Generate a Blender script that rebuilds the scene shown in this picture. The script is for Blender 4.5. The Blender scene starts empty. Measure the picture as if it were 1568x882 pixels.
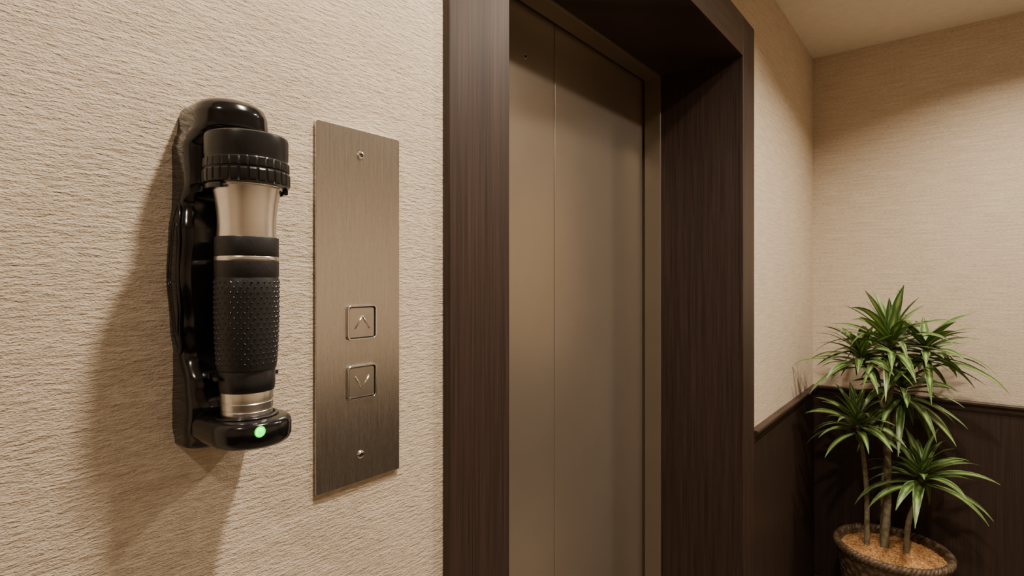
import bpy, bmesh, math, random
from mathutils import Vector, Matrix
random.seed(7)
scene = bpy.context.scene
COL = scene.collection

# ---------------------------------------------------------------- materials
def new_mat(name):
    m = bpy.data.materials.new(name); m.use_nodes = True
    nt = m.node_tree
    return m, nt, nt.nodes["Principled BSDF"]

def simple(name, col, rough=0.5, metal=0.0, noise=0.0, nscale=60, bump=0.0, coat=0.0, spec=None):
    m, nt, b = new_mat(name)
    b.inputs["Base Color"].default_value = (*col, 1)
    b.inputs["Roughness"].default_value = rough
    b.inputs["Metallic"].default_value = metal
    if spec is not None: b.inputs["Specular IOR Level"].default_value = spec
    b.inputs["Coat Weight"].default_value = coat
    b.inputs["Coat Roughness"].default_value = 0.08
    tc = nt.nodes.new("ShaderNodeTexCoord")
    n = nt.nodes.new("ShaderNodeTexNoise"); n.inputs["Scale"].default_value = nscale
    n.inputs["Detail"].default_value = 4
    nt.links.new(tc.outputs["Object"], n.inputs["Vector"])
    if noise > 0:
        r = nt.nodes.new("ShaderNodeValToRGB")
        r.color_ramp.elements[0].position = 0.3; r.color_ramp.elements[1].position = 0.7
        r.color_ramp.elements[0].color = (*[c*(1-noise) for c in col], 1)
        r.color_ramp.elements[1].color = (*[min(1, c*(1+noise)) for c in col], 1)
        nt.links.new(n.outputs["Fac"], r.inputs["Fac"])
        nt.links.new(r.outputs["Color"], b.inputs["Base Color"])
    if bump > 0:
        bp = nt.nodes.new("ShaderNodeBump"); bp.inputs["Strength"].default_value = bump
        bp.inputs["Distance"].default_value = 0.002
        nt.links.new(n.outputs["Fac"], bp.inputs["Height"])
        nt.links.new(bp.outputs["Normal"], b.inputs["Normal"])
    return m

def uvw(nt):
    """returns vector socket (x+y, 0, z) in metres, works for both wall directions"""
    tc = nt.nodes.new("ShaderNodeTexCoord")
    s = nt.nodes.new("ShaderNodeSeparateXYZ"); nt.links.new(tc.outputs["Object"], s.inputs[0])
    a = nt.nodes.new("ShaderNodeMath"); a.operation = 'ADD'
    nt.links.new(s.outputs[0], a.inputs[0]); nt.links.new(s.outputs[1], a.inputs[1])
    c = nt.nodes.new("ShaderNodeCombineXYZ")
    nt.links.new(a.outputs[0], c.inputs[0]); nt.links.new(s.outputs[2], c.inputs[2])
    return c.outputs[0]

def noise_node(nt, vec, scale3, detail=3, rough=0.5, dist=0.0):
    mp = nt.nodes.new("ShaderNodeMapping"); mp.inputs["Scale"].default_value = scale3
    nt.links.new(vec, mp.inputs["Vector"])
    n = nt.nodes.new("ShaderNodeTexNoise"); n.inputs["Scale"].default_value = 1.0
    n.inputs["Detail"].default_value = detail; n.inputs["Roughness"].default_value = rough
    n.inputs["Distortion"].default_value = dist
    nt.links.new(mp.outputs[0], n.inputs["Vector"])
    return n.outputs["Fac"]

def mathn(nt, op, a, b):
    m = nt.nodes.new("ShaderNodeMath"); m.operation = op
    for i, v in enumerate((a, b)):
        if isinstance(v, (int, float)): m.inputs[i].default_value = v
        else: nt.links.new(v, m.inputs[i])
    return m.outputs[0]

def ramp(nt, fac, stops):
    r = nt.nodes.new("ShaderNodeValToRGB")
    cr = r.color_ramp
    while len(cr.elements) < len(stops): cr.elements.new(0.5)
    for e, (p, c) in zip(cr.elements, stops):
        e.position = p; e.color = (*c, 1)
    nt.links.new(fac, r.inputs["Fac"])
    return r.outputs["Color"]

def wallpaper(name, c_lo, c_hi):
    m, nt, b = new_mat(name)
    v = uvw(nt)
    n1 = noise_node(nt, v, (90, 1, 370), 2, 0.5, 0.2)
    n2 = noise_node(nt, v, (480, 1, 850), 2, 0.6)
    n3 = noise_node(nt, v, (9, 1, 130), 3, 0.6)
    h = mathn(nt, 'ADD', mathn(nt, 'MULTIPLY', n1, 0.6), mathn(nt, 'MULTIPLY', n2, 0.4))
    h2 = mathn(nt, 'ADD', mathn(nt, 'MULTIPLY', h, 0.65), mathn(nt, 'MULTIPLY', n3, 0.35))
    nt.links.new(ramp(nt, h2, [(0.37, c_lo), (0.60, c_hi)]), b.inputs["Base Color"])
    b.inputs["Roughness"].default_value = 0.85
    b.inputs["Specular IOR Level"].default_value = 0.2
    bp = nt.nodes.new("ShaderNodeBump"); bp.inputs["Strength"].default_value = 1.0
    bp.inputs["Distance"].default_value = 0.0024
    nt.links.new(h, bp.inputs["Height"]); nt.links.new(bp.outputs["Normal"], b.inputs["Normal"])
    return m

def wood(name, c_dark, c_light, vertical=True, rough=0.38):
    m, nt, b = new_mat(name)
    v = uvw(nt)
    if vertical: s1, s2 = (420, 1, 5), (90, 1, 1.5)
    else: s1, s2 = (5, 1, 420), (1.5, 1, 90)
    n1 = noise_node(nt, v, s1, 3, 0.6)
    n2 = noise_node(nt, v, s2, 2, 0.5)
    f = mathn(nt, 'ADD', mathn(nt, 'MULTIPLY', n1, 0.65), mathn(nt, 'MULTIPLY', n2, 0.35))
    nt.links.new(ramp(nt, f, [(0.35, c_dark), (0.65, c_light)]), b.inputs["Base Color"])
    b.inputs["Roughness"].default_value = rough
    b.inputs["Specular IOR Level"].default_value = 0.4
    bp = nt.nodes.new("ShaderNodeBump"); bp.inputs["Strength"].default_value = 0.25
    bp.inputs["Distance"].default_value = 0.0006
    nt.links.new(n1, bp.inputs["Height"]); nt.links.new(bp.outputs["Normal"], b.inputs["Normal"])
    return m

def brushed(name, c_lo, c_hi, rough=0.3, metal=1.0, vertical=True, aniso=0.6):
    m, nt, b = new_mat(name)
    v = uvw(nt)
    n1 = noise_node(nt, v, (1900, 1, 14) if vertical else (12, 1, 1400), 3, 0.6)
    nt.links.new(ramp(nt, n1, [(0.3, c_lo), (0.7, c_hi)]), b.inputs["Base Color"])
    b.inputs["Metallic"].default_value = metal
    rr = mathn(nt, 'ADD', mathn(nt, 'MULTIPLY', n1, 0.08), rough-0.04)
    nt.links.new(rr, b.inputs["Roughness"])
    bp = nt.nodes.new("ShaderNodeBump"); bp.inputs["Strength"].default_value = 0.06
    bp.inputs["Distance"].default_value = 0.0002
    nt.links.new(n1, bp.inputs["Height"]); nt.links.new(bp.outputs["Normal"], b.inputs["Normal"])
    return m

M_WALL = wallpaper("wallpaper_beige", (0.53, 0.425, 0.31), (0.79, 0.67, 0.525))
M_CEIL = simple("ceiling_paint", (0.84, 0.76, 0.65), 0.9, noise=0.03, nscale=30, bump=0.1)
M_FLOOR = simple("floor_carpet", (0.22, 0.175, 0.13), 0.95, noise=0.3, nscale=300, bump=0.5)
M_WOODV = wood("dark_wood_vertical", (0.016, 0.008, 0.0055), (0.058, 0.033, 0.024), True, 0.48)
M_WOODH = wood("dark_wood_horizontal", (0.016, 0.008, 0.0055), (0.060, 0.035, 0.025), False, 0.42)
M_WAINS = wood("wainscot_wood", (0.018, 0.009, 0.006), (0.046, 0.026, 0.017), True, 0.5)
M_DOOR = simple("bronze_door_metal", (0.385, 0.32, 0.25), 0.34, 0.7, noise=0.03, nscale=8)
M_DOORFR = simple("bronze_jamb_metal", (0.28, 0.23, 0.17), 0.34, 0.6, noise=0.03, nscale=8)
M_STEEL = brushed("brushed_steel", (0.62, 0.60, 0.57), (0.76, 0.74, 0.71), 0.27)
M_BTN = simple("button_metal", (0.66, 0.64, 0.61), 0.26, 1.0, noise=0.05)
M_CHROME = simple("chrome_trim", (0.92, 0.90, 0.87), 0.16, 1.0, noise=0.02)
M_SILVER = simple("satin_aluminium", (0.88, 0.86, 0.83), 0.27, 1.0, noise=0.03, nscale=200)
M_DARK = simple("dark_gap", (0.01, 0.008, 0.007), 0.7, noise=0.1)
M_GLOSS = simple("gloss_black_plastic", (0.006, 0.006, 0.007), 0.16, noise=0.2, nscale=80, coat=0.15)
M_SATIN = simple("satin_black_plastic", (0.010, 0.010, 0.011), 0.32, noise=0.2, nscale=200)
M_RUBBER = simple("black_rubber", (0.012, 0.012, 0.013), 0.45, noise=0.2, nscale=400, bump=0.1)
M_BASKET = simple("woven_basket_brown", (0.12, 0.078, 0.045), 0.5, noise=0.6, nscale=70, bump=0.4)
M_FIBRE = simple("coconut_fibre", (0.54, 0.29, 0.11), 0.9, noise=0.45, nscale=120, bump=0.5)
M_CANE = simple("plant_cane_bark", (0.20, 0.17, 0.10), 0.8, noise=0.4, nscale=60, bump=0.5)
M_TRIMW = simple("downlight_trim_white", (0.8, 0.76, 0.7), 0.4, noise=0.02)

def emis(name, col, st):
    m, nt, b = new_mat(name)
    b.inputs["Base Color"].default_value = (*col, 1)
    b.inputs["Emission Color"].default_value = (*col, 1)
    b.inputs["Emission Strength"].default_value = st
    return m
M_LED = emis("led_green", (0.003, 0.8, 0.02), 2.0)
M_LEDHOT = emis("led_core", (0.005, 1.0, 0.03), 3.2)
M_LENS = emis("downlight_lens", (1.0, 0.86, 0.70), 8)

def leaf_mat():
    m, nt, b = new_mat("dracaena_leaf")
    uv = nt.nodes.new("ShaderNodeUVMap")
    s = nt.nodes.new("ShaderNodeSeparateXYZ"); nt.links.new(uv.outputs[0], s.inputs[0])
    d = mathn(nt, 'ABSOLUTE', mathn(nt, 'SUBTRACT', s.outputs[0], 0.5), 0)
    tc = nt.nodes.new("ShaderNodeTexCoord")
    n = noise_node(nt, tc.outputs["Object"], (14, 14, 14), 3)
    f = mathn(nt, 'ADD', d, mathn(nt, 'MULTIPLY', mathn(nt, 'SUBTRACT', n, 0.5), 0.7))
    nt.links.new(ramp(nt, f, [(0.0, (0.36, 0.46, 0.14)), (0.16, (0.11, 0.20, 0.05)),
                              (0.38, (0.04, 0.10, 0.026)), (0.5, (0.26, 0.34, 0.12))]), b.inputs["Base Color"])
    b.inputs["Roughness"].default_value = 0.38
    return m
M_LEAF = leaf_mat()

# ---------------------------------------------------------------- mesh helpers
def finish(bm, name, mats, parent=None, smooth=False, bevel=0, recalc=True, autosm=None):
    if recalc: bmesh.ops.recalc_face_normals(bm, faces=bm.faces)
    me = bpy.data.meshes.new(name); bm.to_mesh(me); bm.free()
    if not isinstance(mats, (list, tuple)): mats = [mats]
    for m in mats: me.materials.append(m)
    ob = bpy.data.objects.new(name, me); COL.objects.link(ob)
    if smooth:
        for p in me.polygons: p.use_smooth = True
        if autosm: 
            try: me.set_sharp_from_angle(angle=math.radians(autosm))
            except Exception: pass
    if bevel:
        bv = ob.modifiers.new("bevel", 'BEVEL'); bv.width = bevel; bv.segments = 3
        bv.limit_method = 'ANGLE'; bv.angle_limit = math.radians(35)
    if parent: ob.parent = parent
    return ob

def add_box(bm, x0, x1, y0, y1, z0, z1, mi=0):
    vs = [bm.verts.new(p) for p in ((x0,y0,z0),(x1,y0,z0),(x1,y1,z0),(x0,y1,z0),(x0,y0,z1),(x1,y0,z1),(x1,y1,z1),(x0,y1,z1))]
    for f in ((0,3,2,1),(4,5,6,7),(0,1,5,4),(1,2,6,5),(2,3,7,6),(3,0,4,7)):
        bm.faces.new([vs[i] for i in f]).material_index = mi

def boxes(name, lst, mat, parent=None, bevel=0):
    bm = bmesh.new()
    for b in lst: add_box(bm, *b)
    return finish(bm, name, mat, parent, bevel=bevel)

def empty(name, loc=(0,0,0)):
    e = bpy.data.objects.new(name, None); COL.objects.link(e); e.empty_display_size = 0.05
    return e

def lathe(bm, cx, cy, prof, n=64, mod=None, cap=True, mi=0, axis='z'):
    rings = []
    for i, (r, z) in enumerate(prof):
        ring = []
        for k in range(n):
            a = 2*math.pi*k/n
            rr = r + (mod(a, i) if mod else 0)
            ring.append(bm.verts.new((cx+rr*math.cos(a), cy+rr*math.sin(a), z)))
        rings.append(ring)
    for i in range(len(rings)-1):
        for k in range(n):
            bm.faces.new((rings[i][k], rings[i][(k+1)%n], rings[i+1][(k+1)%n], rings[i+1][k])).material_index = mi
    if cap:
        bm.faces.new(rings[0][::-1]).material_index = mi
        bm.faces.new(rings[-1]).material_index = mi

def loft(bm, sections, mi=0, cap=True):
    rings = [[bm.verts.new(p) for p in s] for s in sections]
    n = len(rings[0])
    for i in range(len(rings)-1):
        for k in range(n):
            bm.faces.new((rings[i][k], rings[i][(k+1)%n], rings[i+1][(k+1)%n], rings[i+1][k])).material_index = mi
    if cap:
        bm.faces.new(rings[0][::-1]).material_index = mi; bm.faces.new(rings[-1]).material_index = mi

def tube(bm, pts, rad, n=8, mi=0, cap=True):
    pts = [Vector(p) for p in pts]
    secs = []
    prev = None
    for i, p in enumerate(pts):
        t = (pts[min(i+1, len(pts)-1)] - pts[max(i-1, 0)]).normalized()
        ref = prev if prev is not None else (Vector((0,0,1)) if abs(t.z) < 0.9 else Vector((1,0,0)))
        u = (ref - t*ref.dot(t)).normalized(); w = t.cross(u); prev = u
        r = rad[i] if isinstance(rad, (list, tuple)) else rad
        secs.append([p + u*(r*math.cos(2*math.pi*k/n)) + w*(r*math.sin(2*math.pi*k/n)) for k in range(n)])
    loft(bm, secs, mi, cap)

def rrect(cx, cz, hw, hh, r, seg=6):
    pts = []
    for (sx, sz, a0) in ((1,1,0),(-1,1,90),(-1,-1,180),(1,-1,270)):
        for k in range(seg+1):
            a = math.radians(a0+90*k/seg)
            pts.append((cx+sx*(hw-r)+r*math.cos(a), cz+sz*(hh-r)+r*math.sin(a)))
    return pts

def plate(bm, pts, y0, y1, mi=0):
    loft(bm, [[(x, y1, z) for x, z in pts], [(x, y0, z) for x, z in pts]], mi)

def ring_plate(bm, outer, inner, y0, y1, mi=0):
    n = len(outer)
    A = [bm.verts.new((x,y0,z)) for x,z in outer]; B = [bm.verts.new((x,y0,z)) for x,z in inner]
    C = [bm.verts.new((x,y1,z)) for x,z in outer]; D = [bm.verts.new((x,y1,z)) for x,z in inner]
    for k in range(n):
        j = (k+1)%n
        for q in ((A[k],A[j],B[j],B[k]),(A[k],C[k],C[j],A[j]),(B[k],B[j],D[j],D[k]),(C[k],D[k],D[j],C[j])):
            bm.faces.new(q).material_index = mi

# ---------------------------------------------------------------- room
CZ = 2.41
X0, X1, Y0 = -1.6, 2.80, -1.9
RZ = 0.93
boxes("wall_elevator_side", [(X0-.1, .575, 0, .40, 0, CZ), (1.722, X1+.1, 0, .40, 0, CZ), (.575, 1.722, 0, .40, 2.095, CZ)], M_WALL)
boxes("wall_far", [(X1, X1+.1, Y0, 0, 0, CZ)], M_WALL)
boxes("wall_near", [(X0-.1, X0, Y0, 0, 0, CZ)], M_WALL)
boxes("wall_opposite", [(X0-.1, X1+.1, Y0-.1, Y0, 0, CZ)], M_WALL)
boxes("ceiling", [(X0-.1, X1+.1, Y0-.1, .40, CZ, CZ+.1)], M_CEIL)
boxes("floor", [(X0-.1, X1+.1, Y0-.1, .50, -.1, 0)], M_FLOOR)

boxes("trim_1", [(1.815, X1-.007, -.007, 0, 0.07, RZ-.03)], M_WAINS)
boxes("trim_2", [(X1-.007, X1, Y0, 0, 0.07, RZ-.03)], M_WAINS)
boxes("trim_5", [(X0, X1, Y0, Y0+.007, 0, RZ-.03)], M_WAINS)
boxes("trim_6", [(X0, X1, Y0, Y0+.022, RZ-.04, RZ)], M_WOODH, bevel=.005)
boxes("trim_7", [(X0, X0+.007, Y0, 0, 0, RZ-.03)], M_WAINS)
def rail(name, along_x):
    prof = [(0, RZ-.040), (.010, RZ-.040), (.013, RZ-.034), (.013, RZ-.022), (.018, RZ-.016), (.024, RZ-.010), (.024, RZ-.003), (.021, RZ), (0, RZ)]
    bm = bmesh.new()
    if along_x:
        loft(bm, [[(1.815, -d, z) for d, z in prof], [(X1-d, -d, z) for d, z in prof]])
    else:
        loft(bm, [[(X1-d, -d, z) for d, z in prof], [(X1-d, Y0, z) for d, z in prof]])
    finish(bm, name, M_WOODH)
rail("trim_3", True); rail("trim_4", False)
boxes("baseboard_elevator_side", [(1.815, X1-.012, -.012, 0, 0, 0.07)], M_WOODH, bevel=.002)
boxes("baseboard_far", [(X1-.012, X1, Y0, 0, 0, 0.07)], M_WOODH, bevel=.002)

# ---------------------------------------------------------------- elevator frame and doors
fr = empty("elevator_door_frame")
XL0, XL1, XR0, XR1, ZS, ZT = .481, .599, 1.698, 1.814, 2.069, 2.188
boxes("casing_1", [(XL0, XL1, -.012, 0, 0, ZT)], M_WOODV, fr, .0012)
boxes("casing_2", [(XR0, XR1, -.012, 0, 0, ZT)], M_WOODV, fr, .0012)
boxes("casing_head", [(XL1+.0005, XR0-.0005, -.012, 0, ZS, ZT)], M_WOODH, fr, .0012)
boxes("reveal_1", [(.575, XL1, 0, .245, 0, ZS)], M_WOODV, fr)
boxes("reveal_2", [(XR0, 1.722, 0, .245, 0, ZS)], M_WOODV, fr)
boxes("reveal_head", [(.575, 1.722, 0, .245, ZS, 2.095)], M_WOODH, fr)
boxes("metal_jamb_1", [(.575, XL1+.006, .245, .300, 0, ZS)], M_DOORFR, fr, .001)
boxes("metal_jamb_2", [(XR0-.006, 1.722, .245, .300, 0, ZS)], M_DOORFR, fr, .001)
boxes("metal_head", [(XL1+.006, XR0-.006, .245, .300, ZS-.006, 2.095)], M_DOORFR, fr, .001)
dr = empty("elevator_door")
SE = 1.18
boxes("door_panel_1", [(.585, SE-.0012, .310, .335, .006, 2.09)], M_DOOR, dr, .002)
boxes("door_panel_2", [(SE+.0012, 1.715, .310, .335, .006, 2.09)], M_DOOR, dr, .002)
boxes("door_backing", [(.58, 1.718, .345, .360, .004, 2.09)], M_DARK, dr)
boxes("sill", [(.576, 1.721, .246, .37, 0, .004)], M_STEEL, dr)
bm = bmesh.new()
def disc_y(bm, cx, cz, r, y0, y1, n=32, mi=0):
    plate(bm, [(cx+r*math.cos(2*math.pi*k/n), cz+r*math.sin(2*math.pi*k/n)) for k in range(n)], y0, y1, mi)
disc_y(bm, 1.054, 1.944, .0065, .3085, .312, mi=0)
disc_y(bm, 1.054, 1.944, .0035, .3080, .312, mi=1)
finish(bm, "release_keyhole", [M_CHROME, M_DARK], dr)

# ---------------------------------------------------------------- call panel
cp = empty("elevator_call_panel")
PX0, PX1, PZ0, PZ1 = .303, .409, 1.184, 1.562
PCX = (PX0+PX1)/2
bm = bmesh.new()
plate(bm, rrect(PCX, (PZ0+PZ1)/2, (PX1-PX0)/2, (PZ1-PZ0)/2, .002, 3), -.0035, 0)
finish(bm, "face_plate", M_STEEL, cp, bevel=.0006)
for i, zc in enumerate((1.3555, 1.2915)):
    b = bmesh.new()
    ring_plate(b, rrect(PCX+.001, zc, .0184, .0184, .004), rrect(PCX+.001, zc, .0168, .0168, .003), -.0062, -.0030)
    finish(b, "button_bezel_%d" % (i+1), M_CHROME, cp, bevel=.0004)
    b = bmesh.new()
    ring_plate(b, rrect(PCX+.001, zc, .0168, .0168, .003), rrect(PCX+.001, zc, .0159, .0159, .0026), -.0037, -.0030)
    finish(b, "button_gap_%d" % (i+1), M_DARK, cp)
    b = bmesh.new()
    plate(b, rrect(PCX+.001, zc, .0158, .0158, .0025), -.0050, -.0030)
    finish(b, "button_cap_%d" % (i+1), M_BTN, cp, bevel=.0006)
    b = bmesh.new()
    s = 1 if i == 0 else -1
    cx = PCX+.001
    for dx in (-1, 1):
        pts = [(cx+dx*.0090, -.0053, zc-s*.0065), (cx, -.0053, zc+s*.0070)]
        tube(b, pts, .00085, 8)
    finish(b, "button_arrow_%d" % (i+1), M_CHROME, cp, smooth=True)
for i, zc in enumerate((1.5345, 1.2135)):
    b = bmesh.new()
    N = 32
    secs = []
    for r, y in ((.0044, -.003), (.0044, -.0040), (.0036, -.0050), (.0022, -.0054), (.0017, -.0054), (.0015, -.0040)):
        secs.append([(PCX+r*math.cos(2*math.pi*k/N), y, zc+r*math.sin(2*math.pi*k/N)) for k in range(N)])
    loft(b, secs)
    disc_y(b, PCX, zc, .0015, -.0043, -.0040, mi=1)
    disc_y(b, PCX, zc, .0006, -.0052, -.0040, mi=0)
    finish(b, "screw_%d" % (i+1), [M_CHROME, M_DARK], cp, smooth=True, autosm=30)

# ---------------------------------------------------------------- flashlight holder + flashlight
TX, TY = .208, -.060
fl = empty("emergency_flashlight")
def interp(tab, z):
    if z <= tab[0][0]: return tab[0][1:]
    for a, b in zip(tab, tab[1:]):
        if z <= b[0]:
            t = (z-a[0])/(b[0]-a[0]); t = t*t*(3-2*t)
            return tuple(p+(q-p)*t for p, q in zip(a[1:], b[1:]))
    return tab[-1][1:]
def dsec(cx, hw, d, z, r, n=10, slope=0.0):
    """D-shaped section: flat on the wall, rounded front corners"""
    r = min(r, hw*.98, d*.9)
    pts = [(cx-hw, 0, z), (cx-hw, -(d-r)*.5, z)]
    for k in range(n+1):
        a = math.pi - (math.pi/2)*k/n
        pts.append((cx-hw+r+r*math.cos(a), -(d-r)-r*math.sin(a), z))
    for k in range(n+1):
        a = math.pi/2 - (math.pi/2)*k/n
        pts.append((cx+hw-r+r*math.cos(a), -(d-r)-r*math.sin(a), z))
    pts += [(cx+hw, -(d-r)*.5, z), (cx+hw, 0, z)]
    return [(x, y, z + slope*(-y)) for x, y, z in pts]
tab = [(1.262, .024, .020, .012), (1.266, .031, .030, .014), (1.280, .0330, .036, .014), (1.300, .0330, .040, .014), (1.318, .0325, .034, .012),
       (1.340, .0325, .022, .012), (1.365, .0350, .026, .010), (1.405, .0375, .029, .008), (1.440, .0360, .027, .010), (1.462, .0335, .022, .010),
       (1.478, .0330, .036, .012), (1.508, .0335, .034, .014), (1.5175, .0315, .050, .026), (1.522, .0295, .0585, .028), (1.535, .0285, .0585, .028),
       (1.541, .0265, .056, .0250), (1.5450, .0230, .051, .0215), (1.5470, .0190, .046, .0180)]
def holder_w(z): return interp(tab, z)[0]
bm = bmesh.new(); secs = []
Nz = 140
for i in range(Nz+1):
    z = 1.262 + (1.5470-1.262)*i/Nz
    hw, d, r = interp(tab, z)
    secs.append(dsec(TX, hw, d, z, r))
secs.append(dsec(TX, .011, .036, 1.5479, .010))
loft(bm, secs)
finish(bm, "holder_back", M_GLOSS, fl, smooth=True, autosm=60)
bm = bmesh.new()
for sx in (-1, 1):
    for (dy, ry, rz) in ((-.014, .010, .060), (-.014, .0055, .046)):
        pts = []
        for k in range(41):
            a = 2*math.pi*k/40
            z = 1.402+rz*math.sin(a)
            pts.append((TX+sx*(holder_w(z)-.0003), dy+ry*math.cos(a), z))
        tube(bm, pts, .0010, 8)
finish(bm, "holder_side_rib", M_GLOSS, fl, smooth=True)
bm = bmesh.new(); secs = []
for z, e in ((1.2720, .008), (1.2730, .004), (1.2750, .0015), (1.2785, 0), (1.2875, 0), (1.2905, .0008), (1.2922, .0025), (1.2930, .005)):
    secs.append(dsec(TX, .0300-e, .0955-e, z, .0296-e, 16))
loft(bm, secs)
finish(bm, "charging_cup", M_GLOSS, fl, smooth=True, autosm=60)
bm = bmesh.new()
lathe(bm, TX, TY, [(.0225,1.2925),(.0235,1.2938),(.0225,1.2945),(.0200,1.2943),(.0195,1.2925)], 64, cap=False)
finish(bm, "charging_socket_ring", M_GLOSS, fl, smooth=True)
bm = bmesh.new()
for zc, rr, a_end, hh in ((1.4725, .0285, 118, .0022), (1.3245, .0232, 96, .0018)):
    for sgn in (-1, 1):
        secs = []
        for k in range(13):
            a = math.radians(90 + sgn*(25 + (a_end-25)*k/12))
            c = Vector((TX+rr*math.cos(a), TY+rr*math.sin(a), zc)); o = Vector((math.cos(a), math.sin(a), 0))*.0018
            u = Vector((0,0,hh))
            secs.append([c-o-u, c+o-u, c+o+u, c-o+u])
        loft(bm, secs)
finish(bm, "holder_clip", M_GLOSS, fl, bevel=.0008)
boxes("holder_clip_base", [(TX-.026, TX+.026, -.040, -.015, 1.4700, 1.4750), (TX-.022, TX+.022, -.042, -.015, 1.322, 1.327)], M_GLOSS, fl, .001)

def mk(name, prof, mat, n=96, mod=None, sm=35):
    b = bmesh.new(); lathe(b, TX, TY, prof, n, mod)
    return finish(b, name, mat, fl, smooth=True, autosm=sm)
mk("torch_head", [(.0270,1.5145),(.0292,1.5142),(.0303,1.5132),(.0306,1.5115),(.0306,1.4985),(.0301,1.4970),(.0301,1.4940)], M_SATIN)
def knurl(a, i):
    if i in (2, 3):
        s = math.cos(a*30); return .0002 if s > -.55 else -.0003
    if i in (8, 9):
        s = math.cos(a*30); return .0002 if s > -.75 else -.0008
    return 0
mk("torch_bezel", [(.0285,1.4948),(.0303,1.4946),(.0311,1.4936),(.0313,1.4885),(.0311,1.4873),(.0305,1.4868),(.0305,1.4862),(.0313,1.4856),(.0318,1.4844),(.0318,1.4770),(.0314,1.4755),(.0295,1.4748),(.0270,1.4745)], M_SATIN, 360, knurl, 30)
neck = []
for k in range(25):
    t = k/24; z = 1.477 - t*.0435
    r = .0205 + .0054*((1-t)**2.0) + .0014*(t**3) 
    neck.append((r, z))
mk("torch_neck", [(.0262,1.4785)] + neck + [(.0222,1.4335)], M_SILVER)
mk("torch_neck_ring", [(.0240,1.4765),(.0262,1.4762),(.0266,1.4752),(.0266,1.4738),(.0262,1.4732),(.0240,1.4728)], M_SILVER)
mk("torch_collar", [(.0222,1.4345),(.0231,1.4342),(.0234,1.4335),(.0234,1.4195),(.0230,1.4188),(.0225,1.4186)], M_RUBBER)
mk("torch_ring", [(.0225,1.4192),(.0233,1.4190),(.0236,1.4184),(.0236,1.4162),(.0233,1.4156),(.0225,1.4154)], M_SILVER)
mk("torch_grip", [(.0225,1.4160),(.0233,1.4156),(.0235,1.4146),(.0235,1.4040),(.0231,1.4030),(.0231,1.4022),(.0236,1.4012),(.0236,1.39),(.0235,1.37),(.0229,1.35),(.0220,1.335),(.0215,1.3305),(.0208,1.3300),(.0206,1.3290)], M_RUBBER)
mk("torch_lower_collar", [(.0200,1.3310),(.0207,1.3300),(.0207,1.3180),(.0203,1.3140),(.0198,1.3130)], M_SATIN)
mk("torch_tail", [(.0185,1.3145),(.0192,1.3138),(.0194,1.3130),(.0193,1.3060),(.0188,1.3055),(.0188,1.3048),(.0193,1.3043),(.0191,1.2995),(.0186,1.2990),(.0186,1.2982),(.0189,1.2978),(.0187,1.2935),(.0182,1.291),(.018,1.289)], M_SILVER)
bm = bmesh.new()
def grip_r(z):
    t = [(1.3305,.0215),(1.335,.0220),(1.35,.0229),(1.37,.0235),(1.39,.0236),(1.4012,.0236)]
    for a, b in zip(t, t[1:]):
        if z <= b[0]: return a[1]+(b[1]-a[1])*(z-a[0])/(b[0]-a[0])
    return .0236
rows = 17
for j in range(rows):
    z = 1.3990 - j*.00395
    r = grip_r(z)
    for k in range(30):
        a = 2*math.pi*(k+.5*(j%2))/30
        o = Vector((math.cos(a), math.sin(a), 0)); t = Vector((-math.sin(a), math.cos(a), 0)); u = Vector((0,0,1))
        c = Vector((TX, TY, z)) + o*(r-.0002)
        s = .00115
        base = [c+t*s, c+u*s*1.15, c-t*s, c-u*s*1.15]
        B = [bm.verts.new(p) for p in base]
        T = [bm.verts.new(c+(p-c)*.35+o*.0008) for p in base]
        for q in range(4): bm.faces.new((B[q], B[(q+1)%4], T[(q+1)%4], T[q]))
        bm.faces.new(T)
finish(bm, "torch_grip_studs", M_SATIN, fl)
bm = bmesh.new()
bmesh.ops.create_uvsphere(bm, u_segments=20, v_segments=12, radius=.0030, matrix=Matrix.Translation((.2010, -.0944, 1.2868)))
finish(bm, "status_led", M_LEDHOT, fl, smooth=True)
bm = bmesh.new()
pts=[]
for k in range(33):
    a = 2*math.pi*k/32; pts.append((.2010+.0036*math.cos(a), -.0951, 1.2868+.0036*math.sin(a)))
tube(bm, pts, .0006, 8)
finish(bm, "status_led_rim", M_LED, fl, smooth=True)

# ---------------------------------------------------------------- plant
PC = Vector((2.53, -.315, 0)); RIM = .40
FW = Vector((.778, .628, 0)); RT = Vector((.628, -.778, 0))
pl = empty("potted_dracaena")
bm = bmesh.new()
rows = 17; spr = 5; n = 192; strands = 24
rings = []
def potr(z):
    t = z/RIM; return .125 + .055*(t**.8)
tot = rows*spr
for i in range(tot+1):
    z = .0 + (RIM-.026)*i/tot
    row = i//spr; ph = (i % spr)/spr
    ring = []
    for k in range(n):
        a = 2*math.pi*k/n
        w = math.sin(a*strands + (math.pi if row % 2 else 0))
        dr_ = .0055*math.sin(math.pi*ph)*(0.55+.7*w)
        rr = potr(z)+dr_
        ring.append(bm.verts.new((PC.x+rr*math.cos(a), PC.y+rr*math.sin(a), z)))
    rings.append(ring)
for i in range(tot):
    for k in range(n):
        bm.faces.new((rings[i][k], rings[i][(k+1)%n], rings[i+1][(k+1)%n], rings[i+1][k]))
bm.faces.new(rings[0][::-1])
for s in range(3):
    pts = []
    for k in range(361):
        a = 2*math.pi*k/360
        q = a*26 + s*2*math.pi/3
        rr = .181 + .007*math.cos(q)
        pts.append((PC.x+rr*math.cos(a), PC.y+rr*math.sin(a), RIM-.017+.009*math.sin(q)))
    tube(bm, pts, .0070, 6, cap=False)
lathe(bm, PC.x, PC.y, [(.170, RIM-.015), (.166, RIM-.06)], 96, cap=False)
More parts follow.
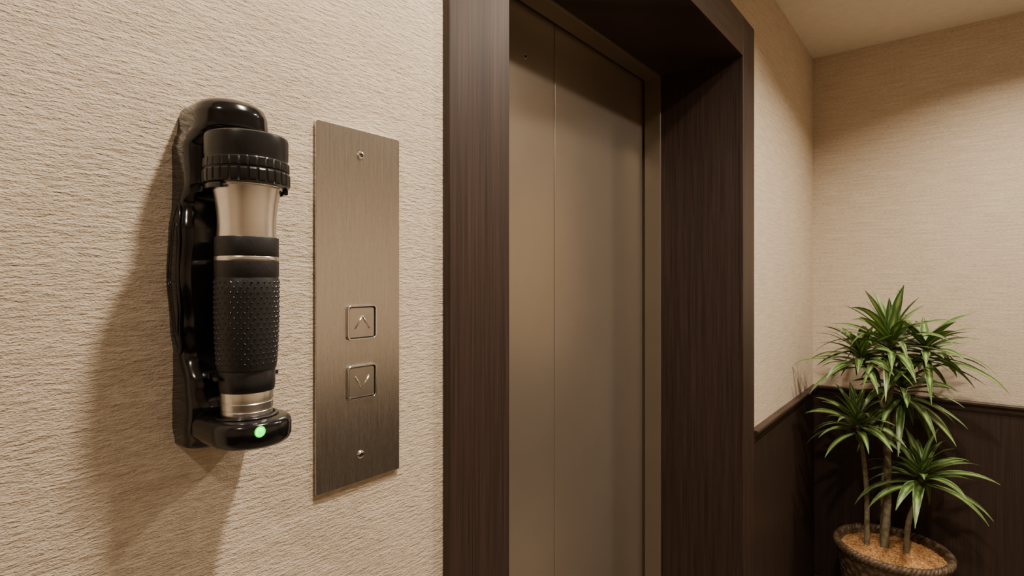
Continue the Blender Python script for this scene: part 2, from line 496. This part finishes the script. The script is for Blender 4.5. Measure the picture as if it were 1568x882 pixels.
finish(bm, "basket", M_BASKET, pl, smooth=True, autosm=60)
bm = bmesh.new()
rg = []
for i in range(13):
    r = .168*i/12
    for_k = []
    for k in range(72):
        a = 2*math.pi*k/72
        z = RIM-.035 + .022*math.cos(r/.168*math.pi/2) + random.uniform(-.003, .003)
        for_k.append(bm.verts.new((PC.x+max(r,.001)*math.cos(a), PC.y+max(r,.001)*math.sin(a), z)))
    rg.append(for_k)
for i in range(12):
    for k in range(72):
        bm.faces.new((rg[i][k], rg[i][(k+1)%72], rg[i+1][(k+1)%72], rg[i+1][k]))
for _ in range(900):
    a = random.uniform(0, 2*math.pi); r = .155*math.sqrt(random.random())
    c = Vector((PC.x+r*math.cos(a), PC.y+r*math.sin(a), RIM-.033+.022*math.cos(r/.168*math.pi/2)))
    d = random.uniform(0, 2*math.pi); L = random.uniform(.01, .025)
    v = Vector((math.cos(d), math.sin(d), random.uniform(-.1, .2)))*L
    w = Vector((random.uniform(-1,1), random.uniform(-1,1), 0)).normalized()*.3*L
    tube(bm, [c-v*.5, c+w*.3+Vector((0,0,.004)), c+v*.5], .0009, 3, cap=False)
finish(bm, "coconut_fibre_mulch", M_FIBRE, pl, smooth=False)

def P(px, py, dd=0.0):
    return PC + RT*((px-1362)*.0025) + FW*dd + Vector((0,0,1.4-(py-430)*.0025))
bmC = bmesh.new()
canes = [ [(1350,845,.0),(1356,740,.0),(1356,640,.01),(1362,575,0),(1360,526,0)],
          [(1332,838,.03),(1334,760,.04),(1326,700,.03),(1314,652,.02)],
          [(1372,842,-.04),(1376,790,-.04),(1388,755,-.04),(1394,722,-.04)],
          [(1362,840,.05),(1364,740,.05),(1372,660,.04),(1384,602,.02)],
          [(1356,640,.01),(1342,590,.02),(1322,548,.03)],
          [(1362,575,0),(1385,560,-.02),(1404,534,-.03)] ]
crad = [.0135, .0095, .010, .011, .007, .007]
for cn, rd in zip(canes, crad):
    base = [P(*c) for c in cn]
    pts = []; rads = []
    for i in range(len(base)-1):
        for k in range(12):
            t = k/12
            p0 = base[max(i-1,0)]; p1 = base[i]; p2 = base[i+1]; p3 = base[min(i+2,len(base)-1)]
            pt = .5*((2*p1)+(p2-p0)*t+(2*p0-5*p1+4*p2-p3)*t*t+(-p0+3*p1-3*p2+p3)*t**3)
            pts.append(pt); rads.append(rd*(1-.25*(i+t)/(len(base)-1))*(1+.10*((i*12+k) % 3 == 0)))
    pts.append(base[-1]); rads.append(rd*.6)
    tube(bmC, pts, rads, 12)
finish(bmC, "canes", M_CANE, pl, smooth=True)

bmL = bmesh.new(); uvl = bmL.loops.layers.uv.new("UVMap")
def leaf(base, az, el, L, W, droop):
    d = Vector((math.cos(az)*math.cos(el), math.sin(az)*math.cos(el), math.sin(el)))
    p = base.copy(); n = 12; rows_ = []
    step = L/n
    twist = random.uniform(-.7, .7)
    for i in range(n+1):
        t = i/n
        side = d.cross(Vector((0,0,1)))
        if side.length < 1e-3: side = Vector((-math.sin(az), math.cos(az), 0))
        side.normalize(); up = side.cross(d).normalized()
        side = (side*math.cos(twist*t)+up*math.sin(twist*t)).normalized(); up = side.cross(d).normalized()
        w = W*(0.45+.55*min(1, t/.3))*(1-max(0,(t-.35)/.65)**1.8)
        w = max(w, .0006)
        fold = .25*w
        rows_.append([p - side*w + up*fold, p.copy(), p + side*w + up*fold])
        d = (d + Vector((0,0,-1))*droop*step*(.6+2.2*t)).normalized()
        p = p + d*step
    V = []
    for r in rows_:
        rr = []
        for q in r:
            q.x = min(q.x, X1-.028-random.random()*.004) if q.z < RZ+.02 else min(q.x, X1-.006)
            q.y = min(q.y, -.03) if q.z < RZ+.02 else min(q.y, -.006)
            rr.append(bmL.verts.new(q))
        V.append(rr)
    for i in range(n):
        for s in range(2):
            f = bmL.faces.new((V[i][s], V[i][s+1], V[i+1][s+1], V[i+1][s]))
            for lp, uvv in zip(f.loops, ((s*.5, i/n), ((s+1)*.5, i/n), ((s+1)*.5, (i+1)/n), (s*.5, (i+1)/n))):
                lp[uvl].uv = uvv
def cluster(c, count, L, W=.013, spread=.035, low=-25, high=80, droop=2.6):
    for i in range(count):
        t = i/(count-1)
        az = i*2.39996 + random.uniform(-.25, .25)
        el = math.radians(low+(high-low)*t**1.5 + random.uniform(-8, 8))
        b = c + Vector((0,0,spread*(t-.6)*2))
        leaf(b, az, el, L*random.uniform(.78, 1.08)*(1-.4*t), W*random.uniform(.85,1.15), droop*random.uniform(.6,1.5))
cluster(P(1360, 528), 52, .33, .0165, .045, 5, 74, 2.7)
cluster(P(1322, 548, .03), 36, .27, .0155, .035, 5, 58, 2.8)
cluster(P(1404, 534, -.03), 38, .27, .0155, .035, 0, 56, 2.8)
cluster(P(1384, 598, .02), 42, .27, .0160, .04, -15, 58, 3.0)
cluster(P(1314, 648, .02), 36, .23, .0150, .035, 5, 70, 3.2)
cluster(P(1394, 722, -.04), 32, .28, .0150, .03, 5, 76, 2.9)
ob = finish(bmL, "leaves", M_LEAF, pl, smooth=True, recalc=False)

# ---------------------------------------------------------------- lights
def downlight(x, y, power, size=.09, col=(1.0, .87, .71), spread=180):
    e = empty("recessed_downlight")
    b = bmesh.new()
    lathe(b, x, y, [(.062, CZ), (.064, CZ-.002), (.062, CZ-.004), (.052, CZ-.004), (.048, CZ-.0005)], 48, cap=False)
    finish(b, "trim_ring", M_TRIMW, e, smooth=True)
    b = bmesh.new()
    lathe(b, x, y, [(.047, CZ-.0012), (.047, CZ-.0006)], 48)
    finish(b, "lens", M_LENS, e)
    l = bpy.data.lights.new("lamp", 'AREA'); l.shape = 'DISK'; l.size = size; l.energy = power; l.color = col
    l.spread = math.radians(spread)
    o = bpy.data.objects.new("lamp", l); COL.objects.link(o); o.location = (x, y, CZ-.006); o.parent = e
downlight(0.49, -.42, 20.5, .09, spread=155)
downlight(1.50, -.70, 17, spread=148)
downlight(2.20, -.78, 12.5, spread=138)
downlight(-.75, -.60, 8, spread=155)

w = bpy.data.worlds.new("World"); scene.world = w; w.use_nodes = True
w.node_tree.nodes["Background"].inputs[0].default_value = (1, .88, .74, 1)
w.node_tree.nodes["Background"].inputs[1].default_value = 0.05

# ---------------------------------------------------------------- camera
cam = bpy.data.cameras.new("camera"); co = bpy.data.objects.new("camera", cam); COL.objects.link(co)
cam.sensor_width = 36; cam.lens = 36*839/1568
cam.shift_y = -11/1568
cam.clip_start = .01
co.location = (0, -.5, 1.4)
yaw = math.atan2(.628, .778)
co.rotation_euler = (math.pi/2, 0, yaw-math.pi/2)
scene.camera = co
